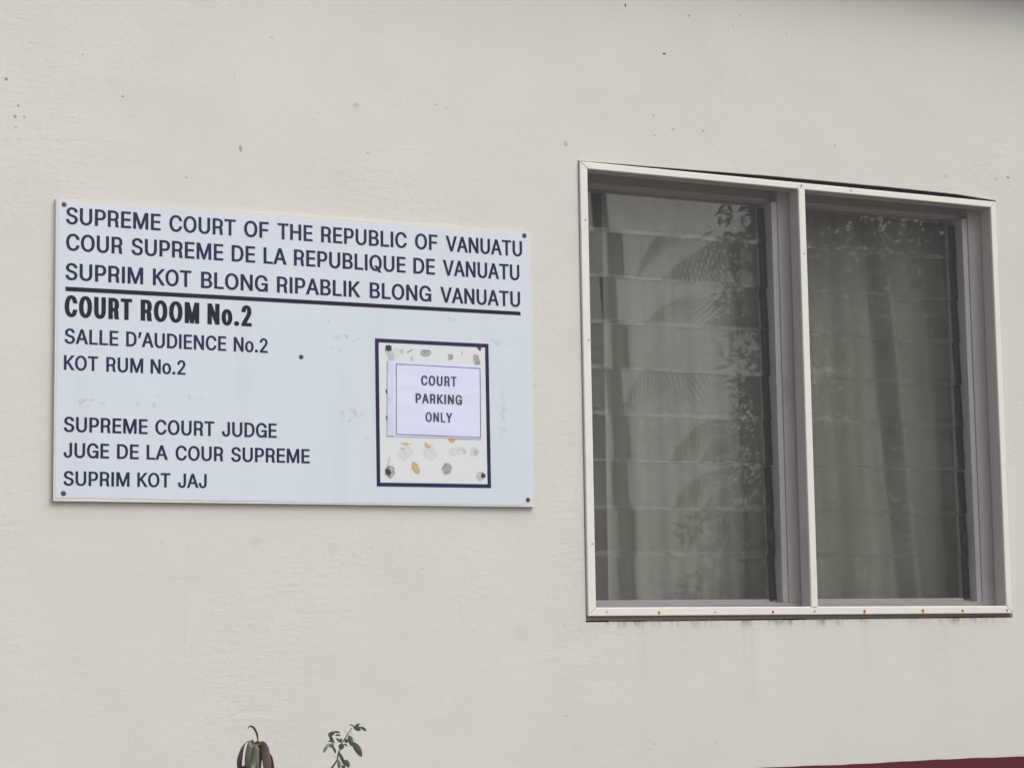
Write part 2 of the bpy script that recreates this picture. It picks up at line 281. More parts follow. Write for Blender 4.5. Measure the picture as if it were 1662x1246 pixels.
def mat_wall():
    m = NT('wall_paint')
    P = m.coords()
    big = m.noise(P, 0.9, 3)
    mid = m.noise(P, 3.2, 4, 0.6)
    region = m.ramp(m.noise(P, 1.3, 2), 0.42, 0.62)
    strokes = m.noise(m.coords((6, 6, 26)), 1.7, 6, 0.66, 1.4)          # flat trowel strokes
    sweep = m.noise(m.coords((7, 7, 16), (3, 1, 5)), 1.2, 6, 0.6, 1.6)  # crossing sweeps
    grain = m.noise(P, 140, 3, 0.6)
    sand = m.noise(P, 55, 4, 0.65)
    und = m.noise(P, 2.0, 2)
    h = m.math('MULTIPLY', strokes, m.math('MULTIPLY_ADD', region, 0.26, 0.03))
    h = m.math('MULTIPLY_ADD', sweep, 0.24, h)
    h = m.math('MULTIPLY_ADD', sand, m.math('MULTIPLY_ADD', region, 0.25, 0.12), h)
    h = m.math('MULTIPLY_ADD', grain, 0.10, h)
    h = m.math('MULTIPLY_ADD', und, 2.0, h)
    # scattered trowel nicks: thin ridges of distorted cells
    vor = m.add('ShaderNodeTexVoronoi', feature='DISTANCE_TO_EDGE')
    warp = m.vmath('ADD', m.coords((3.2, 3.2, 5.5)), m.vmath('MULTIPLY', m.add('ShaderNodeTexNoise').outputs['Color'], (0.0, 0, 0)).outputs[0]).outputs[0]
    nz = m.add('ShaderNodeTexNoise'); nz.inputs['Scale'].default_value = 4.0
    m.l.new(m.coords((1, 1, 1.6)), nz.inputs['Vector'])
    warp = m.vmath('ADD', warp, m.vmath('MULTIPLY', nz.outputs['Color'], (1.5, 1.5, 1.5)).outputs[0]).outputs[0]
    m.l.new(warp, vor.inputs['Vector'])
    nick = m.math('MULTIPLY', m.ramp(vor.outputs['Distance'], 0.02, 0.0), m.ramp(m.noise(P, 5.5, 2), 0.60, 0.72))
    h = m.math('SUBTRACT', h, m.math('MULTIPLY', nick, 0.10))
    pits = m.spots(SPOTS, 0.004)
    h = m.math('SUBTRACT', h, m.math('MULTIPLY', pits, 0.35))
    nrm = m.bump(h, 0.52, 0.006)
    # paint: warm white, patched, with grubby runs under the window sill
    col = m.mix(m.ramp(big, 0.35, 0.65), WALL_A, WALL_B)
    col = m.mix(m.ramp(mid, 0.35, 0.75, 0.0, 0.65), col, WALL_C)
    col = m.mix(m.math('MULTIPLY', nick, 0.10), col, (0.25, 0.24, 0.22))
    g = m.add('ShaderNodeNewGeometry')
    sp = m.add('ShaderNodeSeparateXYZ'); m.l.new(g.outputs['Position'], sp.inputs[0])
    X, Z = sp.outputs['X'], sp.outputs['Z']
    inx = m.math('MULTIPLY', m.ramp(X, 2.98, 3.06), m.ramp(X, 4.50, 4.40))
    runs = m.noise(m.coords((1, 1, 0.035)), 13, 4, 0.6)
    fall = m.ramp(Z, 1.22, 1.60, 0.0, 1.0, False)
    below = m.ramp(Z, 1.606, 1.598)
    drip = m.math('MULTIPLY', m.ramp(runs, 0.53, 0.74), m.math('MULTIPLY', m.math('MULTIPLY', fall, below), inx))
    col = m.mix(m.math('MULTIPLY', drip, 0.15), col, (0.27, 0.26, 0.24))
    mould_shade = m.math('MULTIPLY', m.ramp(Z, 1.568, 1.601), m.math('MULTIPLY', inx, m.ramp(m.noise(m.coords((1, 1, 0.35)), 26, 4, 0.7), 0.44, 0.70)))
    mould_shade = m.math('MULTIPLY', mould_shade, below)
    col = m.mix(m.math('MULTIPLY', mould_shade, 0.75), col, (0.07, 0.075, 0.06))  # mould under the sill, with the sill's shadow line painted into it
    col = m.mix(pits, col, (0.045, 0.035, 0.04))
    return m.done(m.pbr(col, 0.62, nrm, 0.3))

WALL_A, WALL_B, WALL_C = (0.550, 0.556, 0.523), (0.536, 0.541, 0.507), (0.516, 0.520, 0.490)

def mat_paint(name, col, rough=0.45, dirt=0.15, dirtcol=(0.2, 0.19, 0.18), scale=9, bump=0.15, spec=0.4):
    m = NT(name)
    P = m.coords()
    d = m.ramp(m.noise(P, scale, 5, 0.65), 0.5, 0.85, 0.0, dirt)
    c = m.mix(d, col, dirtcol)
    n = m.bump(m.noise(P, scale * 7, 3), bump, 0.002)
    return m.done(m.pbr(c, rough, n, spec))

def mat_flat(name, col, rough=0.6, spec=0.4, metal=0.0, var=0.12, scale=40):
    m = NT(name)
    k = m.ramp(m.noise(m.coords(), scale, 3), 0.3, 0.7, 0.0, 1.0)
    c = m.mix(k, tuple(v * (1 - var) for v in col), tuple(min(1, v * (1 + var)) for v in col))
    return m.done(m.pbr(c, rough, None, spec, metal))

def mat_sign():
    m = NT('sign_face_paint')
    P = m.coords()
    k = m.spots(SMUDGE, 0.01)
    patch = m.ramp(m.noise(P, 62, 5, 0.7), 0.48, 0.66)
    c = m.mix(m.ramp(m.noise(P, 2.4, 3), 0.3, 0.7), SIGN_A, SIGN_B)
    c = m.mix(m.math('MULTIPLY', m.math('MULTIPLY', k, patch), 0.75), c, (0.22, 0.21, 0.21))
    grime = m.ramp(m.noise(m.coords((1, 1, 0.10)), 15, 4, 0.6), 0.48, 0.80, 0.0, 0.16)
    c = m.mix(grime, c, (0.40, 0.41, 0.43))
    spk = m.ramp(m.noise(P, 95, 2, 0.5), 0.735, 0.80, 0.0, 0.35)
    c = m.mix(spk, c, (0.3, 0.29, 0.3))
    n = m.bump(m.noise(P, 7, 2), 0.06, 0.004)
    return m.done(m.pbr(c, 0.33, n, 0.5))

SIGN_A, SIGN_B = (0.548, 0.602, 0.668), (0.537, 0.591, 0.658)

def mat_glass():
    m = NT('louvre_glass')
    lw = m.add('ShaderNodeLayerWeight'); lw.inputs['Blend'].default_value = 0.5
    f = m.math('POWER', lw.outputs['Facing'], 5.0)
    f = m.math('MULTIPLY_ADD', f, 0.93, 0.05)
    P = m.coords()
    gl = m.add('ShaderNodeBsdfGlossy'); gl.inputs['Roughness'].default_value = 0.009
    gl.inputs['Color'].default_value = (1, 1, 1, 1)
    m.l.new(m.bump(m.noise(P, 4, 2), 0.006, 0.02), gl.inputs['Normal'])
    tr = m.add('ShaderNodeBsdfTransparent'); tr.inputs['Color'].default_value = (0.93, 0.95, 0.94, 1)
    mx = m.add('ShaderNodeMixShader')
    m.l.new(f, mx.inputs[0]); m.l.new(tr.outputs[0], mx.inputs[1]); m.l.new(gl.outputs[0], mx.inputs[2])
    # film of dust on the panes
    df = m.add('ShaderNodeBsdfDiffuse'); df.inputs['Color'].default_value = (0.5, 0.5, 0.48, 1)
    m2 = m.add('ShaderNodeMixShader')
    m.l.new(m.ramp(m.noise(P, 6, 5, 0.65), 0.35, 0.8, 0.03, 0.085), m2.inputs[0])
    m.l.new(mx.outputs[0], m2.inputs[1]); m.l.new(df.outputs[0], m2.inputs[2])
    return m.done(m2.outputs[0])

def mat_screen():
    """woven insect wire: real threads at 1.5 mm, open squares between them"""
    m = NT('insect_wire')
    g = m.add('ShaderNodeTexCoord')
    sp = m.add('ShaderNodeSeparateXYZ'); m.l.new(g.outputs['Object'], sp.inputs[0])
    def thread(s):
        fr = m.math('FRACT', m.math('MULTIPLY', s, 1 / SCREEN_PITCH))
        return m.math('LESS_THAN', fr, SCREEN_WIRE)
    k = m.math('MAXIMUM', thread(sp.outputs['X']), thread(sp.outputs['Z']))
    tr = m.add('ShaderNodeBsdfTransparent')
    sh = m.pbr(SCREEN_COL, 0.5, None, 0.3)
    mx = m.add('ShaderNodeMixShader')
    m.l.new(k, mx.inputs[0]); m.l.new(tr.outputs[0], mx.inputs[1]); m.l.new(sh, mx.inputs[2])
    return m.done(mx.outputs[0])

SCREEN_PITCH, SCREEN_WIRE, SCREEN_COL = 0.0015, 0.16, (0.065, 0.062, 0.066)

def mat_curtain():
    m = NT('curtain_cloth')
    P = m.coords()
    k = m.ramp(m.noise(m.coords((1, 1, 0.12)), 9, 4), 0.35, 0.7)
    c = m.mix(k, CURT_A, CURT_B)
    n = m.bump(m.noise(P, 420, 2), 0.3, 0.001)
    d = m.add('ShaderNodeBsdfDiffuse'); m.put(d.inputs['Color'], c); m.l.new(n, d.inputs['Normal'])
    t = m.add('ShaderNodeBsdfTranslucent'); m.put(t.inputs['Color'], c)
    mx = m.add('ShaderNodeMixShader'); mx.inputs[0].default_value = 0.2
    m.l.new(d.outputs[0], mx.inputs[1]); m.l.new(t.outputs[0], mx.inputs[2])
    return m.done(mx.outputs[0])

CURT_A, CURT_B = (0.50, 0.485, 0.42), (0.39, 0.38, 0.325)

def mat_leaf(name, col, col2, rough=0.4, scale=30, trans=0.15, stretch=(1, 1, 1)):
    m = NT(name)
    P = m.coords(stretch)
    oi = m.add('ShaderNodeObjectInfo')
    k = m.ramp(m.noise(P, scale, 3), 0.35, 0.65)
    c = m.mix(k, col, col2)
    a = m.pbr(c, rough, None, 0.5)
    t = m.add('ShaderNodeBsdfTranslucent'); m.put(t.inputs['Color'], c)
    mx = m.add('ShaderNodeMixShader'); mx.inputs[0].default_value = trans
    m.l.new(a, mx.inputs[1]); m.l.new(t.outputs[0], mx.inputs[2])
    return m.done(mx.outputs[0])

def mat_ground():
    m = NT('ground_gravel')
    P = m.coords()
    c = m.mix(m.ramp(m.noise(P, 0.35, 4), 0.4, 0.6), (0.20, 0.185, 0.16), (0.26, 0.25, 0.22))
    c = m.mix(m.ramp(m.noise(P, 30, 3), 0.4, 0.75, 0, 0.6), c, (0.12, 0.11, 0.10))
    return m.done(m.pbr(c, 0.9, m.bump(m.noise(P, 40, 4), 0.6, 0.02), 0.2))

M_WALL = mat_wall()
M_BEAD = mat_paint('frame_paint', (0.655, 0.65, 0.615), 0.38, 0.22, (0.34, 0.32, 0.30), 8)
M_TIMBER = mat_paint('jamb_paint', (0.40, 0.370, 0.383), 0.55, 0.85, (0.22, 0.195, 0.205), 5)
M_SILL = mat_paint('sill_paint', (0.24, 0.18, 0.185), 0.6, 0.5, (0.08, 0.06, 0.06), 20)
M_ALU = mat_paint('louvre_channel_metal', (0.44, 0.44, 0.46), 0.45, 0.4, (0.2, 0.2, 0.2), 18)
M_CLIP = mat_flat('black_clip_plastic', (0.022, 0.022, 0.023), 0.45)
M_BAND = mat_paint('maroon_paint', (0.085, 0.008, 0.022), 0.55, 0.3, (0.05, 0.012, 0.018), 6)
M_SOFFIT = mat_paint('soffit_paint', (0.44, 0.38, 0.31), 0.6, 0.3, (0.2, 0.16, 0.12), 3)
M_FASCIA = mat_paint('fascia_paint', (0.35, 0.30, 0.25), 0.5, 0.3, (0.15, 0.12, 0.1), 3)
M_ROOF = mat_flat('roof_iron', (0.20, 0.07, 0.06), 0.45)
M_ROOM = mat_flat('room_paint', (0.30, 0.29, 0.27), 0.8, 0.2, 0, 0.06, 2)
M_GLASS, M_SCREEN, M_CURTAIN = mat_glass(), mat_screen(), mat_curtain()
M_FACE = mat_sign()
M_BOARD = mat_paint('sign_board_edge', (0.60, 0.57, 0.56), 0.6, 0.35, (0.48, 0.44, 0.42), 14)
M_INK = mat_flat('navy_lettering', (0.014, 0.014, 0.055), 0.42, 0.3, 0, 0.2, 6)
M_INKBLK = mat_flat('black_lettering', (0.007, 0.006, 0.018), 0.42, 0.3, 0, 0.2, 6)
M_PINK = mat_flat('printer_ink', (0.045, 0.045, 0.075), 0.5, 0.4)
M_LINE = mat_flat('printer_line', (0.10, 0.10, 0.14), 0.5, 0.4)
M_PAPER = mat_paint('printer_paper', (0.585, 0.62, 0.80), 0.42, 0.10, (0.5, 0.5, 0.62), 16, 0.2, 0.5)
M_TAPE = mat_flat('sticky_tape', (0.52, 0.56, 0.72), 0.25, 0.5, 0, 0.05, 30)
M_INNER = mat_paint('bare_sign_panel', (0.60, 0.625, 0.655), 0.45, 0.16, (0.53, 0.53, 0.51), 14)
M_GREY = mat_flat('grey_putty', (0.33, 0.325, 0.33), 0.7, 0.3, 0, 0.30, 170)
M_PALEGREY = mat_flat('old_glue_trace', (0.44, 0.44, 0.44), 0.6, 0.3, 0, 0.2, 160)
M_GHOST = mat_flat('tape_ghost', (0.545, 0.56, 0.555), 0.5, 0.3, 0, 0.06, 120)
M_YELLOW = mat_flat('yellowed_glue', (0.56, 0.38, 0.14), 0.6, 0.3, 0, 0.15, 130)
M_DARK = mat_flat('torn_dark_tape', (0.045, 0.04, 0.045), 0.6, 0.3, 0, 0.3, 130)
M_SCREW = mat_flat('screw_steel', (0.12, 0.12, 0.135), 0.45, 0.5, 0.6, 0.3, 300)
M_SLOT_GAP = mat_flat('slot_gap_black', (0.02, 0.02, 0.022), 0.7)
M_RUST = mat_flat('rust', (0.26, 0.085, 0.02), 0.8, 0.2, 0, 0.5, 260)
M_RUSTRUN = mat_flat('rust_run', (0.50, 0.30, 0.09), 0.7, 0.2, 0, 0.3, 260)
M_PIN = mat_flat('old_pin', (0.22, 0.20, 0.18), 0.6)
M_CROTON = mat_leaf('purple_leaf', (0.078, 0.032, 0.045), (0.050, 0.062, 0.034), 0.38, 46, 0.12, (1, 1, 0.35))
M_CROTON_G = mat_leaf('young_leaf', (0.045, 0.085, 0.030), (0.06, 0.05, 0.03), 0.4, 30)
M_CSTEM = mat_flat('reddish_stem', (0.16, 0.07, 0.045), 0.6)
M_BUD = mat_flat('red_bud', (0.20, 0.06, 0.03), 0.5)
M_YELLOWBUD = mat_flat('yellow_bud', (0.42, 0.24, 0.05), 0.5)
M_SHRUB = mat_leaf('green_leaf', (0.055, 0.095, 0.048), (0.090, 0.125, 0.072), 0.42, 60)
M_SSTEM = mat_flat('twig', (0.085, 0.062, 0.055), 0.7)
M_BARK = mat_flat('bark', (0.11, 0.09, 0.07), 0.9, 0.2, 0, 0.35, 8)
M_TREE = mat_leaf('tree_leaf', (0.018, 0.030, 0.012), (0.035, 0.052, 0.020), 0.5, 0.8, 0.12)
M_PALM = mat_leaf('palm_leaf', (0.022, 0.036, 0.014), (0.04, 0.055, 0.02), 0.5, 1.5, 0.12)
M_POLE = mat_flat('weathered_pole', (0.10, 0.085, 0.07), 0.85, 0.2, 0, 0.25, 10)
M_GROUND = mat_ground()

# ---------------------------------------------------------------- the setting
gbm = bmesh.new()
bmesh.ops.create_grid(gbm, x_segments=8, y_segments=8, size=250)
tag(obj('ground', gbm, M_GROUND), kind='structure')

# ---------------------------------------------------------------- the court building
BX0, BX1, EAVE = -4.0, 9.0, 3.775
bld = thing('building', 'cream plastered building with maroon base band and a louvred window', 'building', (2.5, 0, 0))
hole = [(2.9565, 1.5985), (2.9580, 2.9605), (3.30, 2.9655), (3.62, 2.9705), (4.10, 2.9712), (4.36, 2.9690), (4.5095, 2.9600), (4.5090, 1.5985)]
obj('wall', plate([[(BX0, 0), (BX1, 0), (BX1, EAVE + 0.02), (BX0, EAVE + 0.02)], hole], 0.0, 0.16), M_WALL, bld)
sh = bmesh.new()
for b in ((BX0, BX0 + 0.15, 0.161, 5.0, 0, EAVE), (BX1 - 0.15, BX1, 0.161, 5.0, 0, EAVE), (BX0 + 0.151, BX1 - 0.151, 4.85, 5.0, 0, EAVE),
          (1.2, 1.3, 0.161, 4.849, 0.05, EAVE), (5.6, 5.7, 0.161, 4.849, 0.05, EAVE)):
    bm_box(sh, *b)
obj('side_wall', sh, M_ROOM, bld)
obj('floor', box(BX0 + 0.151, BX1 - 0.151, 0.161, 4.849, 0.0, 0.049), M_ROOM, bld)
obj('ceiling', box(BX0 + 0.151, BX1 - 0.151, 0.161, 4.849, EAVE + 0.002, EAVE + 0.03), M_ROOM, bld)
# maroon band: a slightly wavy painted edge, one coat proud of the wall
top = []
x = BX1 - 0.001
while x > BX0:
    top.append((x, 1.1596 + 0.0011 * math.sin(x * 9.3) + 0.0006 * math.sin(x * 41) + random.uniform(-.0005, .0005)))
    x -= 0.045
obj('painted_band', plate([[(BX0 + .001, 0.002), (BX1 - .001, 0.002)] + top], -0.003, 0.0028), M_BAND, bld)
# eave above the picture
OV = 0.13
roof = bmesh.new()
prof = [(-OV - .02, EAVE + 0.20), (2.5, EAVE + 1.25), (5.35, EAVE + 0.20)]
lo, hi = [], []
for y, z in prof:
    lo.append((y, z)); hi.append((y, z + 0.03))
for seg in (0, 1):
    for (xa, xb) in ((BX0 - 0.3, BX1 + 0.3),):
        a = [roof.verts.new((xx, lo[seg + k][0], lo[seg + k][1])) for k in (0, 1) for xx in (xa, xb)]
        b = [roof.verts.new((xx, hi[seg + k][0], hi[seg + k][1])) for k in (0, 1) for xx in (xa, xb)]
        for f in ((a[0], a[1], a[3], a[2]), (b[0], b[2], b[3], b[1]), (a[0], b[0], b[1], a[1]), (a[2], a[3], b[3], b[2]), (a[0], a[2], b[2], b[0]), (a[1], b[1], b[3], a[3])):
            roof.faces.new(f)
rf = obj('roof', roof, M_ROOF, bld)
obj('soffit', box(BX0 - .3, BX1 + .3, -OV, -0.002, EAVE - 0.012, EAVE + 0.01), M_SOFFIT, rf)
obj('fascia', box(BX0 - .3, BX1 + .3, -OV - 0.026, -OV - 0.001, EAVE - 0.02, EAVE + 0.19), M_FASCIA, rf)
obj('wall_mould', box(BX0, BX1, -0.024, -0.001, EAVE - 0.042, EAVE - 0.013, 0.003), M_FASCIA, rf)

# ---- window: timber jambs with two bays
WX0, WX1, WZ0, WZ1 = 2.9600, 4.5030, 1.6155, 2.9560
BAYS = [(3.006, 3.688), (3.786, 4.428)]          # clear openings in the timber
ZB, ZT = 1.652, 2.902
YT0, YT1 = 0.046, 0.150
tm = bmesh.new()
bm_box(tm, 2.956, 3.006, YT0, YT1, 1.606, 2.9585, 0.002)
bm_box(tm, 3.688, 3.786, YT0, YT1, ZB + .0005, 2.9584, 0.003)
bm_box(tm, 4.428, 4.5065, YT0, YT1, 1.606, 2.9585, 0.002)
bm_box(tm, 3.0065, 3.6875, 0.088, YT1, ZT, 2.9585, 0.002)
bm_box(tm, 3.7865, 4.4275, 0.088, YT1, ZT, 2.9585, 0.002)
bm_box(tm, 3.0065, 4.4275, YT0, YT1, 1.606, ZB, 0.002)
win = obj('window', tm, M_TIMBER, bld)
obj('sill', box(2.957, 4.506, 0.003, 0.0455, 1.6025, 1.6148, 0.0015), M_SILL, win)
obj('gap_shade_strip', box(2.9595, 4.5060, 0.010, 0.040, 2.9590, 2.9706, 0.0), M_SLOT_GAP, win)  # near-black strip added as the shade inside the gap above the frame
obj('gap_shade_strip', box(2.9562, 2.9592, 0.010, 0.040, 1.6160, 2.9585, 0.0), M_SLOT_GAP, win)  # the same added dark shade down the left gap
# step mouldings on the jambs and head, seen through the wire
st = bmesh.new()
for a, b in BAYS:
    bm_box(st, a + 0.03, b - 0.002, 0.080, 0.0875, ZT + 0.004, ZT + 0.016, 0.002)
obj('moulding', st, M_TIMBER, win)
# screen frame: mitred beads
YB0, YB1 = -0.0095, 0.0445
def mitred(bm, outer, inner, y0, y1, gap=0.0004):
    n = 4
    for i in range(n):
        j = (i + 1) % n
        q = [Vector((outer[i][0], 0, outer[i][1])), Vector((outer[j][0], 0, outer[j][1])), Vector((inner[j][0], 0, inner[j][1])), Vector((inner[i][0], 0, inner[i][1]))]
        d = (q[1] - q[0]).normalized()
        q[0] += d * gap; q[3] += d * gap; q[1] -= d * gap; q[2] -= d * gap
        f = [bm.verts.new((p.x, y0, p.z)) for p in q]
        b = [bm.verts.new((p.x, y1, p.z)) for p in q]
        fs = [bm.faces.new(f), bm.faces.new(b[::-1])]
        for k in range(4):
            fs.append(bm.faces.new((f[k], b[k], b[(k + 1) % 4], f[(k + 1) % 4])))
        es = [e for e in fs[0].edges]
        bmesh.ops.bevel(bm, geom=es, offset=0.0028, segments=3, affect='EDGES', profile=0.5)
    bmesh.ops.recalc_face_normals(bm, faces=bm.faces)
fr = bmesh.new()
mitred(fr, [(WX0, WZ0), (WX1 - .001, WZ0 - .004), (WX1, WZ1 - .003), (WX0, WZ1 + .001)],
       [(2.9862, 1.6405), (4.4780, 1.6355), (4.4815, 2.9325), (2.9855, 2.9358)], YB0, YB1)
obj('screen_frame', fr, M_BEAD, win)
ml = bmesh.new()
bm_box(ml, 3.7305, 3.7545, YB0 - 0.0015, 0.0440, 1.6352, 2.9352, 0.0032)
obj('mullion', ml, M_BEAD, win)
for a, b in ((2.986, 3.7303), (3.7547, 4.4795)):
    s = bmesh.new()
    nx, nz = 20, 34
    vs = [[s.verts.new((a + (b - a) * i / nx, -0.002 + 0.0032 * math.sin(math.pi * i / nx) * math.sin(math.pi * j / nz) * (1 + .5 * math.sin(3.1 * i / nx * 2 + j * .3)), 1.638 + (2.934 - 1.638) * j / nz)) for i in range(nx + 1)] for j in range(nz + 1)]
    for j in range(nz):
        for i in range(nx):
            s.faces.new((vs[j][i], vs[j][i + 1], vs[j + 1][i + 1], vs[j + 1][i]))
    obj('insect_screen', s, M_SCREEN, win, True)
# louvre channels, clips and blades
JOINTS = [2.770, 2.632, 2.491, 2.353, 2.213, 2.075, 1.932, 1.791, 1.657]
TILT = [[4.4, 2.0, 3.7, 1.8, 3.6, 2.3, 3.4, 1.6, 2.8], [3.2, 2.4, 3.0, 2.2, 3.2, 2.4, 2.9, 2.2, 1.6]]
YG = 0.100
for bi, (a, b) in enumerate(BAYS):
    for (u, v) in ((a + .0005, a + 0.010), (b - 0.020, b - .0005)):
        c = bmesh.new()
        bm_box(c, u, v, 0.050, 0.142, ZB + .0005, ZT - .0015, 0.001)
        obj('louvre_channel', c, M_ALU, win)
    obj('bottom_rail', box(a + 0.0105, b - 0.0205, 0.085, 0.125, ZB + .0005, ZB + 0.011, 0.001), M_ALU, win)
    for k, zb in enumerate(JOINTS):
        t = R(TILT[bi][k])
        L = 0.152 if k else 0.127
        x0, x1 = a + 0.012, b - 0.024
        bm = bmesh.new()
        bm_box(bm, x0, x1, -0.0025, 0.0025, 0, L, 0.0006)
        # bottom edge out, top edge in, so each blade laps over the one below
        rot = Matrix.Translation((0, YG - 0.010, zb)) @ Matrix.Rotation(-t, 4, 'X')
        bmesh.ops.transform(bm, matrix=rot, verts=bm.verts)
        obj('louvre_blade', bm, M_GLASS, win)
        for (u, v) in ((a + 0.0105, a + 0.020), (b - 0.040, b - 0.0205)):
            cm = bmesh.new()
            bm_box(cm, u, v, -0.0065, -0.0028, 0.003, L - 0.012, 0.001)
            bm_box(cm, u, v, 0.0028, 0.007, 0.003, L - 0.012, 0.001)
            if v > x1 - 0.01:
                bm_box(cm, u - 0.006, u + .004, -0.0066, -0.0029, 0.0, 0.012, 0.001)
            bmesh.ops.transform(cm, matrix=rot, verts=cm.verts)
            obj('blade_clip', cm, M_CLIP, win)
    # the black lever that works the blades, low on the right of each bay
    lv = bmesh.new()
    bm_box(lv, b - 0.052, b - 0.038, 0.066, 0.080, 1.835, 1.872, 0.003)
    bm_box(lv, b - 0.058, b - 0.046, 0.060, 0.070, 1.842, 1.856, 0.003)
    obj('louvre_lever', lv, M_CLIP, win)
# nail heads in the beads, some with a rust run
def disc(x, z, r, y_front, th, n=14, sx=1.0, rag=0.0, ang=0.0):
    pts = []
    for k in range(n):
        a = 2 * math.pi * k / n
        rr = r * (1 + random.uniform(-rag, rag))
        px, pz = math.cos(a) * rr * sx, math.sin(a) * rr
        pts.append((x + px * math.cos(ang) - pz * math.sin(ang), z + px * math.sin(ang) + pz * math.cos(ang)))
    return plate([pts], y_front, th)
YN = YB0 - 0.0007
for x, z, rust in ((3.1954, 1.6242, .7), (3.592, 1.6224, .5), (3.388, 1.624, 0.2), (3.9268, 1.6225, 1), (4.1481, 1.623, 1.1), (4.3025, 1.6216, .8), (4.4792, 1.6203, .4),
                   (2.977, 1.8242, .3), (2.9777, 2.4222, .2), (2.9746, 2.781, .2), (3.02, 1.627, .1), (3.742, 1.624, 0.15), (3.742, 2.946, .15), (3.93, 2.9445, .15), (3.744, 2.73, .15)):
    yy = YN - (0.0016 if 3.7305 < x < 3.7545 else 0)
    nl = obj('nail_head', disc(x, z, 0.0026 + .001 * rust, yy, 0.0006), M_RUST if rust > .35 else M_PIN, win)
    if rust > .35:
        w = 0.0035 + 0.0018 * rust
        pts = [(x - w, z + .001), (x - w * .9, z + .004), (x + w * .8, z + .0035), (x + w, z), (x + w * .7, z - .006 * rust), (x + .001, z - .0085 * rust), (x - w * .5, z - .0075 * rust)]
        o = plate([pts], yy + 0.0003, 0.0003)
        o2 = obj('rust_run', o, M_RUSTRUN, win)

# ---------------------------------------------------------------- curtains hanging inside
def curtain(name, x0, x1, z0, z1, yc, folds, label, lean=0.0, seed=1, gather=None):
    rnd = random.Random(seed)
    bm = bmesh.new()
    nx, nz = 150, 24
    def fy(u, t):
        s = 0.0
        for (f, amp, ph, ln) in folds:
            s += amp * math.sin(2 * math.pi * f * (u + ln * (1 - t)) + ph)
        if gather:
            for (c, wdt, amp, ln) in gather:
                s += amp * math.exp(-((u - c - ln * (1 - t)) / wdt) ** 2)
        return s * (0.6 + 0.4 * (1 - t))
    g = []
    for j in range(nz + 1):
        t = j / nz
        row = []
        for i in range(nx + 1):
            u = i / nx
            xx = x0 + (x1 - x0) * u + lean * (1 - t) * u
            row.append(bm.verts.new((xx, yc + fy(u, t), z0 + (z1 - z0) * t)))
        g.append(row)
    for j in range(nz):
        for i in range(nx):
            bm.faces.new((g[j][i], g[j][i + 1], g[j + 1][i + 1], g[j + 1][i]))
    o = obj(name, bm, M_CURTAIN, None, True)
    return tag(o, label, 'curtain', 'curtains behind the louvres')
curtain('curtain', 3.150, 3.735, 1.56, 2.99, 0.200, [(5, .012, .4, 0.0), (2.3, .010, 1.2, .02), (11, .003, .3, 0)],
        'pale curtain behind the left bay, its folds hanging straight, pale sky mirrored over it', 0.03, 3, [(.42, .05, -.03, 0.02)])
curtain('curtain', 3.86, 4.42, 1.60, 2.99, 0.200, [(4, .008, 2.0, 0.05), (1.7, .010, .2, .06), (9, .003, 1.3, .02)],
        'olive grey curtain behind the darker right bay, with one deep slanting fold', 0.10, 5, [(.48, .035, .045, 0.10), (.56, .03, -.03, 0.10)])

# ---------------------------------------------------------------- lettering
def outline(ch):
    return GLYPHS[ch][1]

def offset(poly, ox, oy):
    n = len(poly); out = []
    for i in range(n):
        p0, p1, p2 = Vector(poly[i - 1]), Vector(poly[i]), Vector(poly[(i + 1) % n])
        a, b = (p1 - p0), (p2 - p1)
        if a.length < 1e-9 or b.length < 1e-9:
            out.append(tuple(p1)); continue
        a.normalize(); b.normalize()
        na, nb = Vector((-a.y, a.x)), Vector((-b.y, b.x))
        d = 1 + na.dot(nb)
        nn = (na + nb) / max(d, 0.45)
        out.append((p1.x + nn.x * ox, p1.y + nn.y * oy))
    return out

def word_polys(word, x0, x1, base, cap, ox, oy, track):
    """one word fitted between x0 and x1; outline weight ox/oy in cap heights"""
    U = 509.0
    k = cap * (1 - 2 * oy) / U
    # ink extents with sx = 1
    pen, items = 0.0, []
    for ch in word:
        items.append((ch, pen)); pen += GLYPHS[ch][0]
    xs = [pn + v for ch, pn in items for sp in outline(ch) for v in sp[0::2]]
    lo_, hi_ = min(xs), max(xs)
    gaps = (len(word) - 1) * track * cap
    sx = ((x1 - x0) - 2 * ox * cap - gaps) / ((hi_ - lo_) * k)
    polys = []
    for gi, (ch, pn) in enumerate(items):
        gl = []
        for sp in outline(ch):
            pts = [((pn + sp[i] - lo_) * k * sx, sp[i + 1] * k) for i in range(0, len(sp), 2)]
            pts = offset(pts, ox * cap * ORI, oy * cap * ORI)
            gl.append([(x0 + ox * cap + gi * track * cap + px, base + oy * cap + pz) for px, pz in pts])
        polys.append(gl)
    return polys, sx

def area(sp):
    n = len(sp) // 2
    return sum(sp[2 * i] * sp[(2 * i + 3) % (2 * n)] - sp[(2 * i + 2) % (2 * n)] * sp[2 * i + 1] for i in range(n))
ORI = 1.0 if area(GLYPHS['H'][1][0]) < 0 else -1.0

def winding(polys, x, y):
    w = 0
    for p in polys:
        for i in range(len(p)):
            (xa, ya), (xb, yb) = p[i - 1], p[i]
            if (ya <= y) != (yb <= y):
                s = (xb - xa) * (y - ya) - (x - xa) * (yb - ya)
                if ya <= y and s > 0: w += 1
                elif ya > y and s < 0: w -= 1
    return w

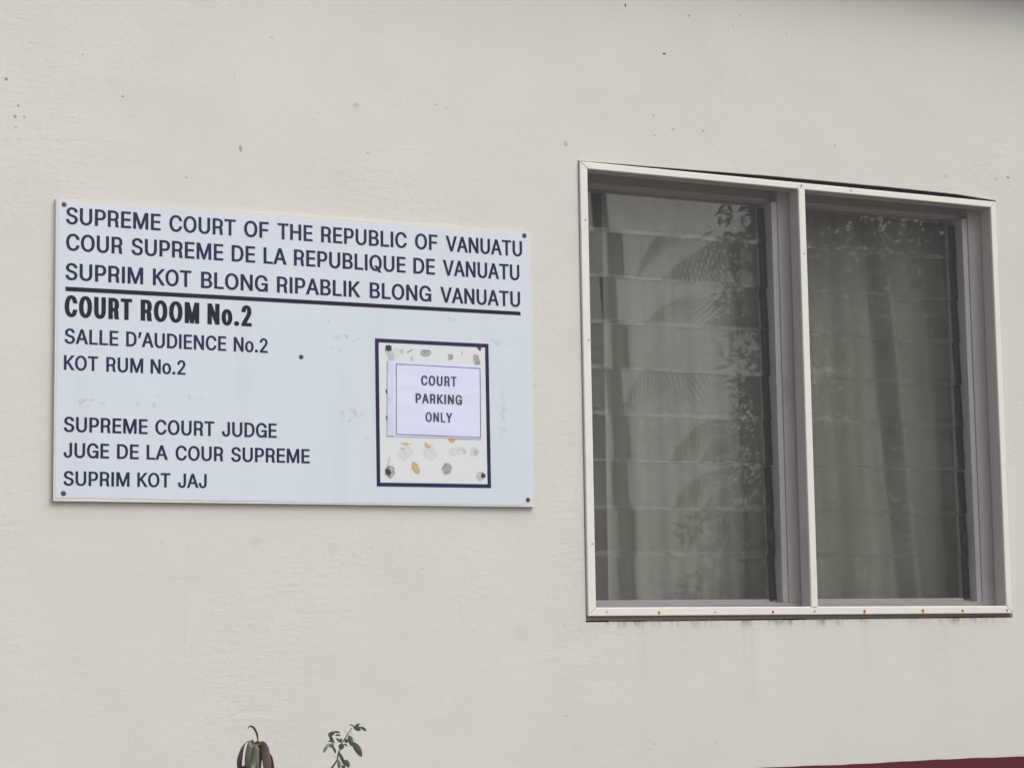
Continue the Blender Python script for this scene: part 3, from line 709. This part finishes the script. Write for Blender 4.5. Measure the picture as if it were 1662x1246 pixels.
def glyph_mesh(bm, polys, yf, th):
    vs, es = [], []
    for p in polys:
        n0 = len(vs)
        vs += [Vector((a * 1000, c * 1000)) for a, c in p]
        es += [(n0 + i, n0 + (i + 1) % len(p)) for i in range(len(p))]
    co, _, faces, *_r = delaunay_2d_cdt(vs, es, [], 0, 1e-4)
    big = [[(a * 1000, c * 1000) for a, c in p] for p in polys]
    keep = [f for f in faces if winding(big, sum(co[i].x for i in f) / 3, sum(co[i].y for i in f) / 3) != 0]
    fm, bk = {}, {}
    def v(d, i, y):
        if i not in d: d[i] = bm.verts.new((co[i].x / 1000, y, co[i].y / 1000))
        return d[i]
    cnt = {}
    for f in keep:
        for k in range(3):
            e = (f[k], f[(k + 1) % 3]); cnt[e] = cnt.get(e, 0) + 1
    for f in keep:
        bm.faces.new([v(fm, i, yf) for i in f])
    for (i, j) in cnt:
        if (j, i) not in cnt:
            bm.faces.new((v(fm, i, yf), v(bk, i, yf + th), v(bk, j, yf + th), v(fm, j, yf)))

def lettering(line, base, cap, mat, parent, yf, ox, oy, track, th=0.0005):
    for w, a, b in line:
        pl, sx = word_polys(w, a, b, base, cap, ox, oy, track)
        bm = bmesh.new()
        for gl in pl:
            glyph_mesh(bm, gl, yf, th)
        obj('word', bm, mat, parent)

# ---------------------------------------------------------------- the court sign board
YS, YF = -0.0120, -0.0128
sign = thing('court_sign', 'large white court room notice board with navy lettering in three languages, screwed to the wall', 'sign', (2.09, 0, 1.927))
obj('board', plate([[(1.3935, 1.9255), (2.7908, 1.9290), (2.7899, 2.7275), (1.3942, 2.7240)]], YS, 0.0112), M_BOARD, sign)
def wavy(p, q, n, amp, seed):
    r = random.Random(seed)
    ph = [r.uniform(0, 6.28) for _ in range(4)]
    out = []
    dx, dz = q[0] - p[0], q[1] - p[1]
    ln = math.hypot(dx, dz); nx_, nz_ = -dz / ln, dx / ln
    for i in range(n):
        t = i / n
        w = amp * (0.5 * math.sin(5 * t + ph[0]) + 0.3 * math.sin(17 * t + ph[1]) + 0.25 * math.sin(43 * t + ph[2])) + r.uniform(-.2, .2) * amp
        out.append((p[0] + dx * t + nx_ * w, p[1] + dz * t + nz_ * w))
    return out
face = wavy((1.3990, 1.9330), (2.45, 1.9335), 60, 0.0020, 1) + wavy((2.45, 1.9335), (2.7400, 1.9335), 16, .0012, 2) + \
       [(2.752, 1.936), (2.764, 1.9395), (2.776, 1.9440), (2.7865, 1.9520)] + \
       wavy((2.7878, 1.956), (2.7872, 2.60), 20, .0008, 4) + [(2.784, 2.615), (2.781, 2.66), (2.784, 2.705), (2.785, 2.7185)] + \
       wavy((2.7845, 2.7205), (1.4060, 2.7160), 70, .0022, 5) + [(1.4015, 2.7130)] + wavy((1.4003, 2.708), (1.3985, 1.94), 30, .0007, 6)
obj('face', plate([face], YF, 0.00078), M_FACE, sign)
YL = YF - 0.0006
REG = dict(ox=0.038, oy=0.015, track=0.030)
for line, base, cap in LINES_REG:
    lettering(line, base, cap, M_INK, sign, YL, **REG)
lettering(LINE_BOLD[0], LINE_BOLD[1], LINE_BOLD[2], M_INKBLK, sign, YL, 0.072, 0.028, 0.140)
obj('rule', plate([[(1.4201, 2.4774), (2.7538, 2.4831), (2.7540, 2.4939), (1.4201, 2.4889)]], YL, 0.0005), M_INKBLK, sign)
FO = [(2.2973, 2.3942), (2.6494, 2.3947), (2.6516, 1.9809), (2.2996, 1.9795)]
FI = [(2.3082, 2.3832), (2.6385, 2.3838), (2.6406, 1.9914), (2.3101, 1.9902)]
obj('notice_border', plate([FO, FI], YL, 0.0005), M_INK, sign)
obj('notice_panel', plate([[(2.3088, 2.3827), (2.6380, 2.3833), (2.6401, 1.9919), (2.3107, 1.9907)]], YF - 0.0003, 0.0002), M_INNER, sign)
# screws
def screw(x, z, r):
    bm = bmesh.new()
    bmesh.ops.create_cone(bm, cap_ends=True, segments=20, radius1=r, radius2=r * 0.6, depth=0.0024)
    bmesh.ops.transform(bm, matrix=Matrix.Translation((x, YF - 0.0013, z)) @ Matrix.Rotation(math.pi / 2, 4, 'X'), verts=bm.verts)
    s = obj('screw', bm, M_SCREW, sign, False)
    a = random.uniform(0, 3)
    for t in (a, a + math.pi / 2):
        c, n_ = math.cos(t), math.sin(t)
        L, w = r * 0.5, r * 0.11
        q = [(x + c * L - n_ * w, z + n_ * L + c * w), (x - c * L - n_ * w, z - n_ * L + c * w), (x - c * L + n_ * w, z - n_ * L - c * w), (x + c * L + n_ * w, z + n_ * L - c * w)]
        obj('slot', plate([q], YF - 0.0028 - (.0002 if t > a else 0), 0.0003), M_SLOT_GAP, s)
for x, z, r in ((1.4147, 2.7078, .0068), (2.7707, 2.7190, .0075), (1.4201, 1.9458, .0072), (2.7685, 1.9492, .0070), (2.0781, 2.3323, .0068)):
    screw(x, z, r)
# putty and glue left by earlier notices
YP = YF - 0.0006
def blob(x, z, rx, rz, mat, ang=0.0, rag=0.10, th=0.0003, dy=0.0):
    return obj('glue_spot', disc(x, z, rz, YP - dy, th, 22, rx / rz, rag, ang), mat, sign)
blob(2.3394, 2.0213, .0155, .0175, M_GREY)
blob(2.3345, 2.0195, .0075, .0105, M_DARK, .5, .22, .0004, .0003)
blob(2.4178, 2.0323, .0105, .0185, M_GREY, .45)
blob(2.4180, 2.0350, .0072, .0140, M_YELLOW, .45, .1, .0003, .0003)
blob(2.5140, 2.0325, .0155, .0175, M_GREY)
blob(2.6180, 2.0140, .0140, .0140, M_PALEGREY, 0, .12)
blob(2.6268, 2.0158, .0062, .0075, M_DARK, .3, .25, .0004, .0003)
blob(2.4521, 2.3596, .0175, .0105, M_GREY, .12)
blob(2.5288, 2.3515, .0090, .0095, M_GREY, 0, .16)
blob(2.6114, 2.3450, .0105, .0190, M_GREY, .3)
blob(2.3430, 2.3500, .0100, .0225, M_PALEGREY, .45, .2)
blob(2.3384, 2.3685, .0105, .0085, M_DARK, .2, .25, .0004, .0003)
blob(2.5308, 2.1185, .0130, .0110, M_YELLOW, 0, .12)
blob(2.3875, 2.1000, .0125, .0042, M_YELLOW, -.1, .35)
blob(2.3784, 2.0850, .0080, .0036, M_PALEGREY, -.4, .4)
blob(2.4500, 2.1010, .0045, .0052, M_YELLOW, .3, .35)
blob(2.4575, 2.0940, .0085, .0040, M_YELLOW, 0, .35)
blob(2.4036, 2.3634, .0120, .0028, M_GREY, .45, .35)
blob(2.4095, 2.3405, .0040, .0075, M_PALEGREY, .2, .3)
blob(2.6055, 2.0820, .0085, .0085, M_PALEGREY, .3, .3)
blob(2.3356, 2.0470, .0028, .0150, M_PALEGREY, -.15, .3)
blob(2.5560, 2.0880, .0120, .0022, M_PALEGREY, .15, .4)
blob(2.5700, 2.0830, .0050, .0050, M_PALEGREY, 0, .4)
blob(2.3790, 2.3600, .0050, .0085, M_PALEGREY, .3, .4)
blob(2.5660, 2.3640, .0012, .0060, M_GREY, 0, .2)
obj('torn_tape', plate([[(2.6100, 2.3850), (2.6270, 2.3860), (2.6255, 2.3790), (2.6225, 2.3715), (2.6165, 2.3790)]], YP - .0003, .0003), M_DARK, sign)
blob(2.3312, 2.2451, .0030, .0065, M_DARK, .2, .25)
blob(2.3325, 2.1689, .0030, .0100, M_DARK, .15, .25)

for x, z, rx, rz, a in ((2.385, 2.075, .026, .021, .3), (2.462, 2.078, .021, .024, -.4), (2.545, 2.085, .030, .012, .1), (2.600, 2.082, .014, .014, 0), (2.36, 2.352, .02, .016, .5)):
    obj('glue_spot', disc(x, z, rz, YF - .00045, .0001, 22, rx / rz, .22, a), M_GHOST, sign)

# ---------------------------------------------------------------- the paper notice stuck on the board
notice = thing('paper_notice', 'white printed sheet reading court parking only, taped inside the black outlined panel of the board', 'notice', (2.48, YF, 2.12))
bm = bmesh.new()
nx, nz = 40, 30
c4 = [(2.3325, 2.1205), (2.6236, 2.1195), (2.6276, 2.3322), (2.3358, 2.3318)]
YPP = YF - 0.0017
def paper_y(u, v):
    w = 0.00055 * math.sin(5.2 * u + 9 * v) + 0.0004 * math.sin(13 * u - 7 * v + 1) + 0.0003 * math.sin(23 * v + 4 * u)
    w += -0.0012 * math.exp(-((u - 0.9 + 0.55 * (1 - v) - .1) / .035) ** 2) * (1 if v < .6 else .4)       # diagonal crease
    w += -0.0008 * math.exp(-((v - .62 - .06 * math.sin(7 * u)) / .03) ** 2)
    return YPP + max(-.0008, w * 0.45)
g = []
for j in range(nz + 1):
    v = j / nz
    row = []
    for i in range(nx + 1):
        u = i / nx
        x = (c4[0][0] * (1 - u) + c4[1][0] * u) * (1 - v) + (c4[3][0] * (1 - u) + c4[2][0] * u) * v
        z = (c4[0][1] * (1 - u) + c4[1][1] * u) * (1 - v) + (c4[3][1] * (1 - u) + c4[2][1] * u) * v
        row.append(bm.verts.new((x, paper_y(u, v), z)))
    g.append(row)
for j in range(nz):
    for i in range(nx):
        bm.faces.new((g[j][i], g[j][i + 1], g[j + 1][i + 1], g[j + 1][i]))
obj('sheet', bm, M_PAPER, notice, True)
YPT = YPP - 0.0010
for line, base, cap in LINES_PAPER:
    lettering(line, base, cap, M_PINK, notice, YPT, 0.046, 0.014, 0.13, .0001)
BO = [(2.3602, 2.3252), (2.6217, 2.3236), (2.6209, 2.1236), (2.3584, 2.1260)]
BI = [(BO[0][0] + .0016, BO[0][1] - .0015), (BO[1][0] - .0016, BO[1][1] - .0015), (BO[2][0] - .0016, BO[2][1] + .0015), (BO[3][0] + .0016, BO[3][1] + .0015)]
obj('border_line', plate([BO, BI], YPT, 0.0001), M_LINE, notice)
obj('tape_strip', plate([[(2.3315, 2.1215), (2.3505, 2.1210), (2.3520, 2.3330), (2.3345, 2.3335)]], YPT + .0003, 0.0001), M_TAPE, notice)

# ---------------------------------------------------------------- plants in front of the wall
YC = -0.5
def ribbon(bm, pts, width, fold=0.25, n=1):
    """leaf blade along a path: two strips with a raised midrib, tapering to both ends"""
    pts = [Vector(p) for p in pts]
    # resample smoothly
    S = []
    for i in range(len(pts) - 1):
        p0 = pts[max(i - 1, 0)]; p1 = pts[i]; p2 = pts[i + 1]; p3 = pts[min(i + 2, len(pts) - 1)]
        for k in range(4):
            t = k / 4
            S.append(0.5 * ((2 * p1) + (-p0 + p2) * t + (2 * p0 - 5 * p1 + 4 * p2 - p3) * t * t + (-p0 + 3 * p1 - 3 * p2 + p3) * t ** 3))
    S.append(pts[-1])
    rows = []
    m_ = len(S)
    for i, p in enumerate(S):
        t = i / (m_ - 1)
        d = (S[min(i + 1, m_ - 1)] - S[max(i - 1, 0)]).normalized()
        view = Vector((0.35, 1, 0.1))
        side = d.cross(view)
        if side.length < 1e-4: side = Vector((1, 0, 0))
        side.normalize()
        nrm = side.cross(d).normalized()
        w = width(t) * 0.5 if callable(width) else width * 0.5 * math.sin(math.pi * min(1, max(0.04, t * 0.96 + 0.02))) ** 0.7
        rows.append((bm.verts.new(p - side * w + nrm * w * fold), bm.verts.new(p), bm.verts.new(p + side * w + nrm * w * fold)))
    for i in range(m_ - 1):
        for k in (0, 1):
            bm.faces.new((rows[i][k], rows[i][k + 1], rows[i + 1][k + 1], rows[i + 1][k]))
cro = thing('croton', 'plant with drooping purple green strap leaves, left of the twiggy shrub', 'plant', (1.775, YC, 0))
hub = Vector((1.7785, YC, 1.3085))
b = bmesh.new()
tube(b, [(1.765, YC, 0), (1.770, YC + .01, .5), (1.774, YC, 1.0), (1.7765, YC, 1.25), hub], [.012, .010, .008, .006, .0035], 8)
obj('stem', b, M_CSTEM, cro, True)
rnd = random.Random(11)
for k, (dx, dz, mt) in enumerate(((-.0045, .0005, M_YELLOWBUD), (.0025, .001, M_BUD), (.006, -.001, M_BUD))):
    b = bmesh.new()
    tube(b, [hub + Vector((dx * .5, -.002, -.006)), hub + Vector((dx * .9, -.006, -.001)), hub + Vector((dx * 1.2, -.009, dz))], [.0022, .0024, .0008], 7)
    obj('bud', b, mt, cro, True)
def path3(p2, dy0, dy1):
    n = len(p2)
    return [(x, YC + dy0 + (dy1 - dy0) * i / (n - 1), z) for i, (x, z) in enumerate(p2)]
WID = [.0044, .0075, .0150, .0150, .0115, .0165, .0070, .0120]
DYS = [(0, -.01), (0, .0), (-.004, -.03), (-.004, -.04), (-.002, -.012), (-.004, -.035), (0, .01), (-.01, -.06)]
for i, p2 in enumerate(CORD):
    b = bmesh.new()
    wd = WID[i] * 1.25
    if i in (1, 6):          # the two outer leaves hang from thin bent stalks and widen below
        wf = lambda t, w=wd: w * (0.22 + 1.15 * min(1, max(0, (t - .30) / .28))) * (1 if t < .8 else max(.05, (1 - t) / .2))
    elif i in (0, 7):
        wf = wd
    else:
        wf = lambda t, w=wd: w * min(1, .3 + t / .14) * (1 if t < .75 else max(.05, (1 - t) / .25))
    ribbon(b, path3(p2, *DYS[i]), wf, 0.25)
    obj('leaf', b, M_CROTON_G if i in (0, 7) else M_CROTON, cro, True)
for dx, dz, dy, w in ((.004, -.004, -.012, .013), (-.006, -.006, .008, .012), (.011, -.005, .006, .012)):   # inner leaves hanging behind and between
    b = bmesh.new()
    p2 = [(x + dx, z + dz) for x, z in CORD[4]]
    ribbon(b, path3([(hub.x, hub.z - .002), (hub.x + dx * .6, hub.z + .0005)] + p2[1:], 0, dy), lambda t, w=w: w * min(1, .3 + t / .14) * (1 if t < .75 else max(.05, (1 - t) / .25)), 0.25)
    obj('leaf', b, M_CROTON, cro, True)
for i in range(34):                                  # the leaves lower on the stem
    zz = rnd.uniform(0.45, 1.2)
    a = rnd.uniform(0, 2 * math.pi); L = rnd.uniform(.10, .2)
    c, s_ = math.cos(a), math.sin(a)
    pts = [(1.774 + c * L * f, YC + s_ * L * f, zz + up * L) for f, up in ((0, 0), (.2, .12), (.38, .05), (.5, -.25), (.54, -.6), (.52, -.9))]
    if max(p[2] for p in pts) > 1.215: continue
    b = bmesh.new()
    ribbon(b, pts, rnd.uniform(.011, .018), 0.25)
    obj('leaf', b, M_CROTON, cro, True)
shr = thing('shrub', 'slender twiggy shrub with small drooping green leaves at the bottom edge below the notice board', 'shrub', (1.97, YC, 0))
b = bmesh.new()
dep = [0, .004, .002, -.003, .003, .006, -.004]
for i, s2 in enumerate(STEMS):
    pts = [(x, YC + dep[i] * (k / max(1, len(s2) - 1)), z) for k, (x, z) in enumerate(s2)]
    r0, r1 = ((.0022, .0011) if i == 0 else (.0004, .0003))
    tube(b, pts, [r0 + (r1 - r0) * k / (len(pts) - 1) for k in range(len(pts))], 6)
low = []
for i in range(5):
    e = Vector(rnd.choice([(1.9701, YC, 1.2418), (2.0005, YC, 1.2406), (1.985, YC, 1.22), (2.0078, YC, 1.21)]))
    mid = Vector((1.97 + rnd.uniform(-.05, .05), YC + rnd.uniform(-.05, .05), .6))
    pts = [(1.97 + rnd.uniform(-.01, .01), YC, 0), mid, (mid + e) / 2 + Vector((0, 0, .05)), e]
    tube(b, pts, [.004, .003, .0024, .002], 6)
    low.append(pts)
obj('stem', b, M_SSTEM, shr, True)
b = bmesh.new()
def leaf(b, p, q, w):
    p, q = Vector(p), Vector(q)
    mid = (p + q) / 2 + Vector((0, -.002, (q - p).length * 0.06))
    ribbon(b, [p, mid, q], lambda t: w * max(0.03, math.sin(math.pi * (0.02 + 0.96 * t)) ** 0.8), 0.22)
for x0, z0, x1, z1, w in LEAVES:
    d0 = rnd.uniform(-.006, .006)
    leaf(b, (x0, YC + d0, z0), (x1, YC + d0 + rnd.uniform(-.008, .004), z1), w * 1.12)
for pts in low:
    for k in range(26):
        t = rnd.uniform(.35, .97)
        f = t * 3; i = min(2, int(f)); p = Vector(pts[i]).lerp(Vector(pts[i + 1]), f - i)
        if p.z > 1.19: continue
        a = rnd.uniform(0, 6.28); L = rnd.uniform(.022, .045)
        leaf(b, p, p + Vector((math.cos(a) * L * .7, math.sin(a) * L * .7, -L * rnd.uniform(.1, .8))), L * rnd.uniform(.28, .4))
obj('foliage', b, M_SHRUB, shr, True)

# ---------------------------------------------------------------- across the yard: what the panes mirror
def tree(name, x, y, h, cr, cz, rz, n, size, label, cat, mat, seed, group=None):
    r = random.Random(seed)
    t = thing(name, label, cat, (x, y, 0), group)
    b = bmesh.new()
    tube(b, [(x, y, 0), (x + .1, y + .05, h * .3), (x - .05, y, h * .55), (x, y, h * .9)], [.32, .26, .18, .05], 10)
    for k in range(9):
        a = r.uniform(0, 6.28); L = cr * r.uniform(.5, .85); z0 = h * r.uniform(.3, .6)
        tube(b, [(x, y, z0), (x + math.cos(a) * L * .5, y + math.sin(a) * L * .5, z0 + L * .45), (x + math.cos(a) * L, y + math.sin(a) * L, z0 + L * .7)], [.12, .08, .03], 6)
    obj('trunk', b, M_BARK, t, True)
    b = bmesh.new()
    cl = []
    for k in range(70):
        while True:
            v = Vector((r.uniform(-1, 1), r.uniform(-1, 1), r.uniform(-1, 1)))
            if v.length < 1: break
        cl.append((Vector((x + v.x * cr, y + v.y * cr, cz + v.z * rz)), r.uniform(.18, .34) * cr))
    for k in range(n):
        c, s = r.choice(cl)
        v = Vector((r.gauss(0, 1), r.gauss(0, 1), r.gauss(0, 1))).normalized() * s * r.uniform(0, 1) ** .45
        p = c + v
        a = Vector((r.uniform(-1, 1), r.uniform(-1, 1), r.uniform(-.8, .3))).normalized()
        o = a.orthogonal().normalized(); o.rotate(Matrix.Rotation(r.uniform(0, 6.28), 3, a))
        L, w = size * r.uniform(.7, 1.4), size * r.uniform(.25, .45)
        q = [p - a * L * .5, p + o * w * .5, p + a * L * .5 - Vector((0, 0, L * .12)), p - o * w * .5]
        b.faces.new([b.verts.new(i) for i in q])
    obj('crown', b, mat, t)
    return t
tree('broadleaf_tree', 18.9, -14.0, 12.5, 4.6, 8.0, 5.6, 110000, .17, 'big dense broadleaf tree across the yard, mirrored dark in the right bay', 'tree', M_TREE, 21)
tree('broadleaf_tree', 21.2, -11.0, 12.5, 4.8, 7.6, 5.6, 80000, .18, 'second dark broadleaf tree standing beside the big one across the yard', 'tree', M_TREE, 22)
tree('broadleaf_tree', 16.3, -16.5, 5.4, 2.3, 3.8, 2.0, 26000, .15, 'small broadleaf tree beside the palm across the yard', 'tree', M_TREE, 23)
tree('broadleaf_tree', 24.5, -17.5, 13.0, 5.4, 7.6, 5.6, 60000, .26, 'tall broadleaf tree filling the gap behind the two nearer ones', 'tree', M_TREE, 29)
def palm(x, y, h, nf, fl, seed, label):
    r = random.Random(seed)
    t = thing('palm_tree', label, 'palm', (x, y, 0))
    b = bmesh.new()
    tube(b, [(x, y, 0), (x + .15, y, h * .35), (x + .1, y, h * .7), (x, y, h)], [.2, .15, .12, .1], 10)
    obj('trunk', b, M_BARK, t, True)
    b = bmesh.new()
    for k in range(nf):
        a = 2 * math.pi * k / nf + r.uniform(-.2, .2)
        up = r.uniform(-.2, .8); L = fl * r.uniform(.8, 1.1)
        prev = None
        for i in range(26):
            s = i / 25
            d = L * s * (1 - .25 * s)
            p = Vector((x + math.cos(a) * d, y + math.sin(a) * d, h + up * L * s - (.55 + .5 * up) * L * s * s))
            if prev is not None:
                ax = (p - prev).normalized()
                sd_ = ax.cross(Vector((0, 0, 1))).normalized()
                for sg in (-1, 1):
                    ll = .75 * math.sin(math.pi * (.12 + .8 * s)) ** .8
                    tip = p + sd_ * sg * ll * .75 + ax * ll * .4 - Vector((0, 0, ll * .5))
                    b.faces.new([b.verts.new(v) for v in (prev, prev.lerp(p, .5), tip)])
            prev = p
    obj('crown', b, M_PALM, t)
palm(13.3, -14.0, 4.8, 11, 2.1, 5, 'slim palm across the yard, its fronds mirrored in the left bay')
palm(13.9, -15.5, 7.4, 11, 2.2, 8, 'taller palm across the yard near the big tree')
pl = thing('utility_pole', 'plain weathered pole across the yard, mirrored as a straight stripe in the left bay', 'pole', (6.54, -5.95, 0))
b = bmesh.new()
tube(b, [(6.54, -5.95, 0), (6.54, -5.95, 4), (6.54, -5.95, 8.4)], [.056, .052, .047], 16)
obj('pole', b, M_POLE, pl, True)
b = bmesh.new()
bm_box(b, 5.97, 7.11, -6.05, -5.96, 8.05, 8.17, .01)
obj('crossarm', b, M_POLE, pl)
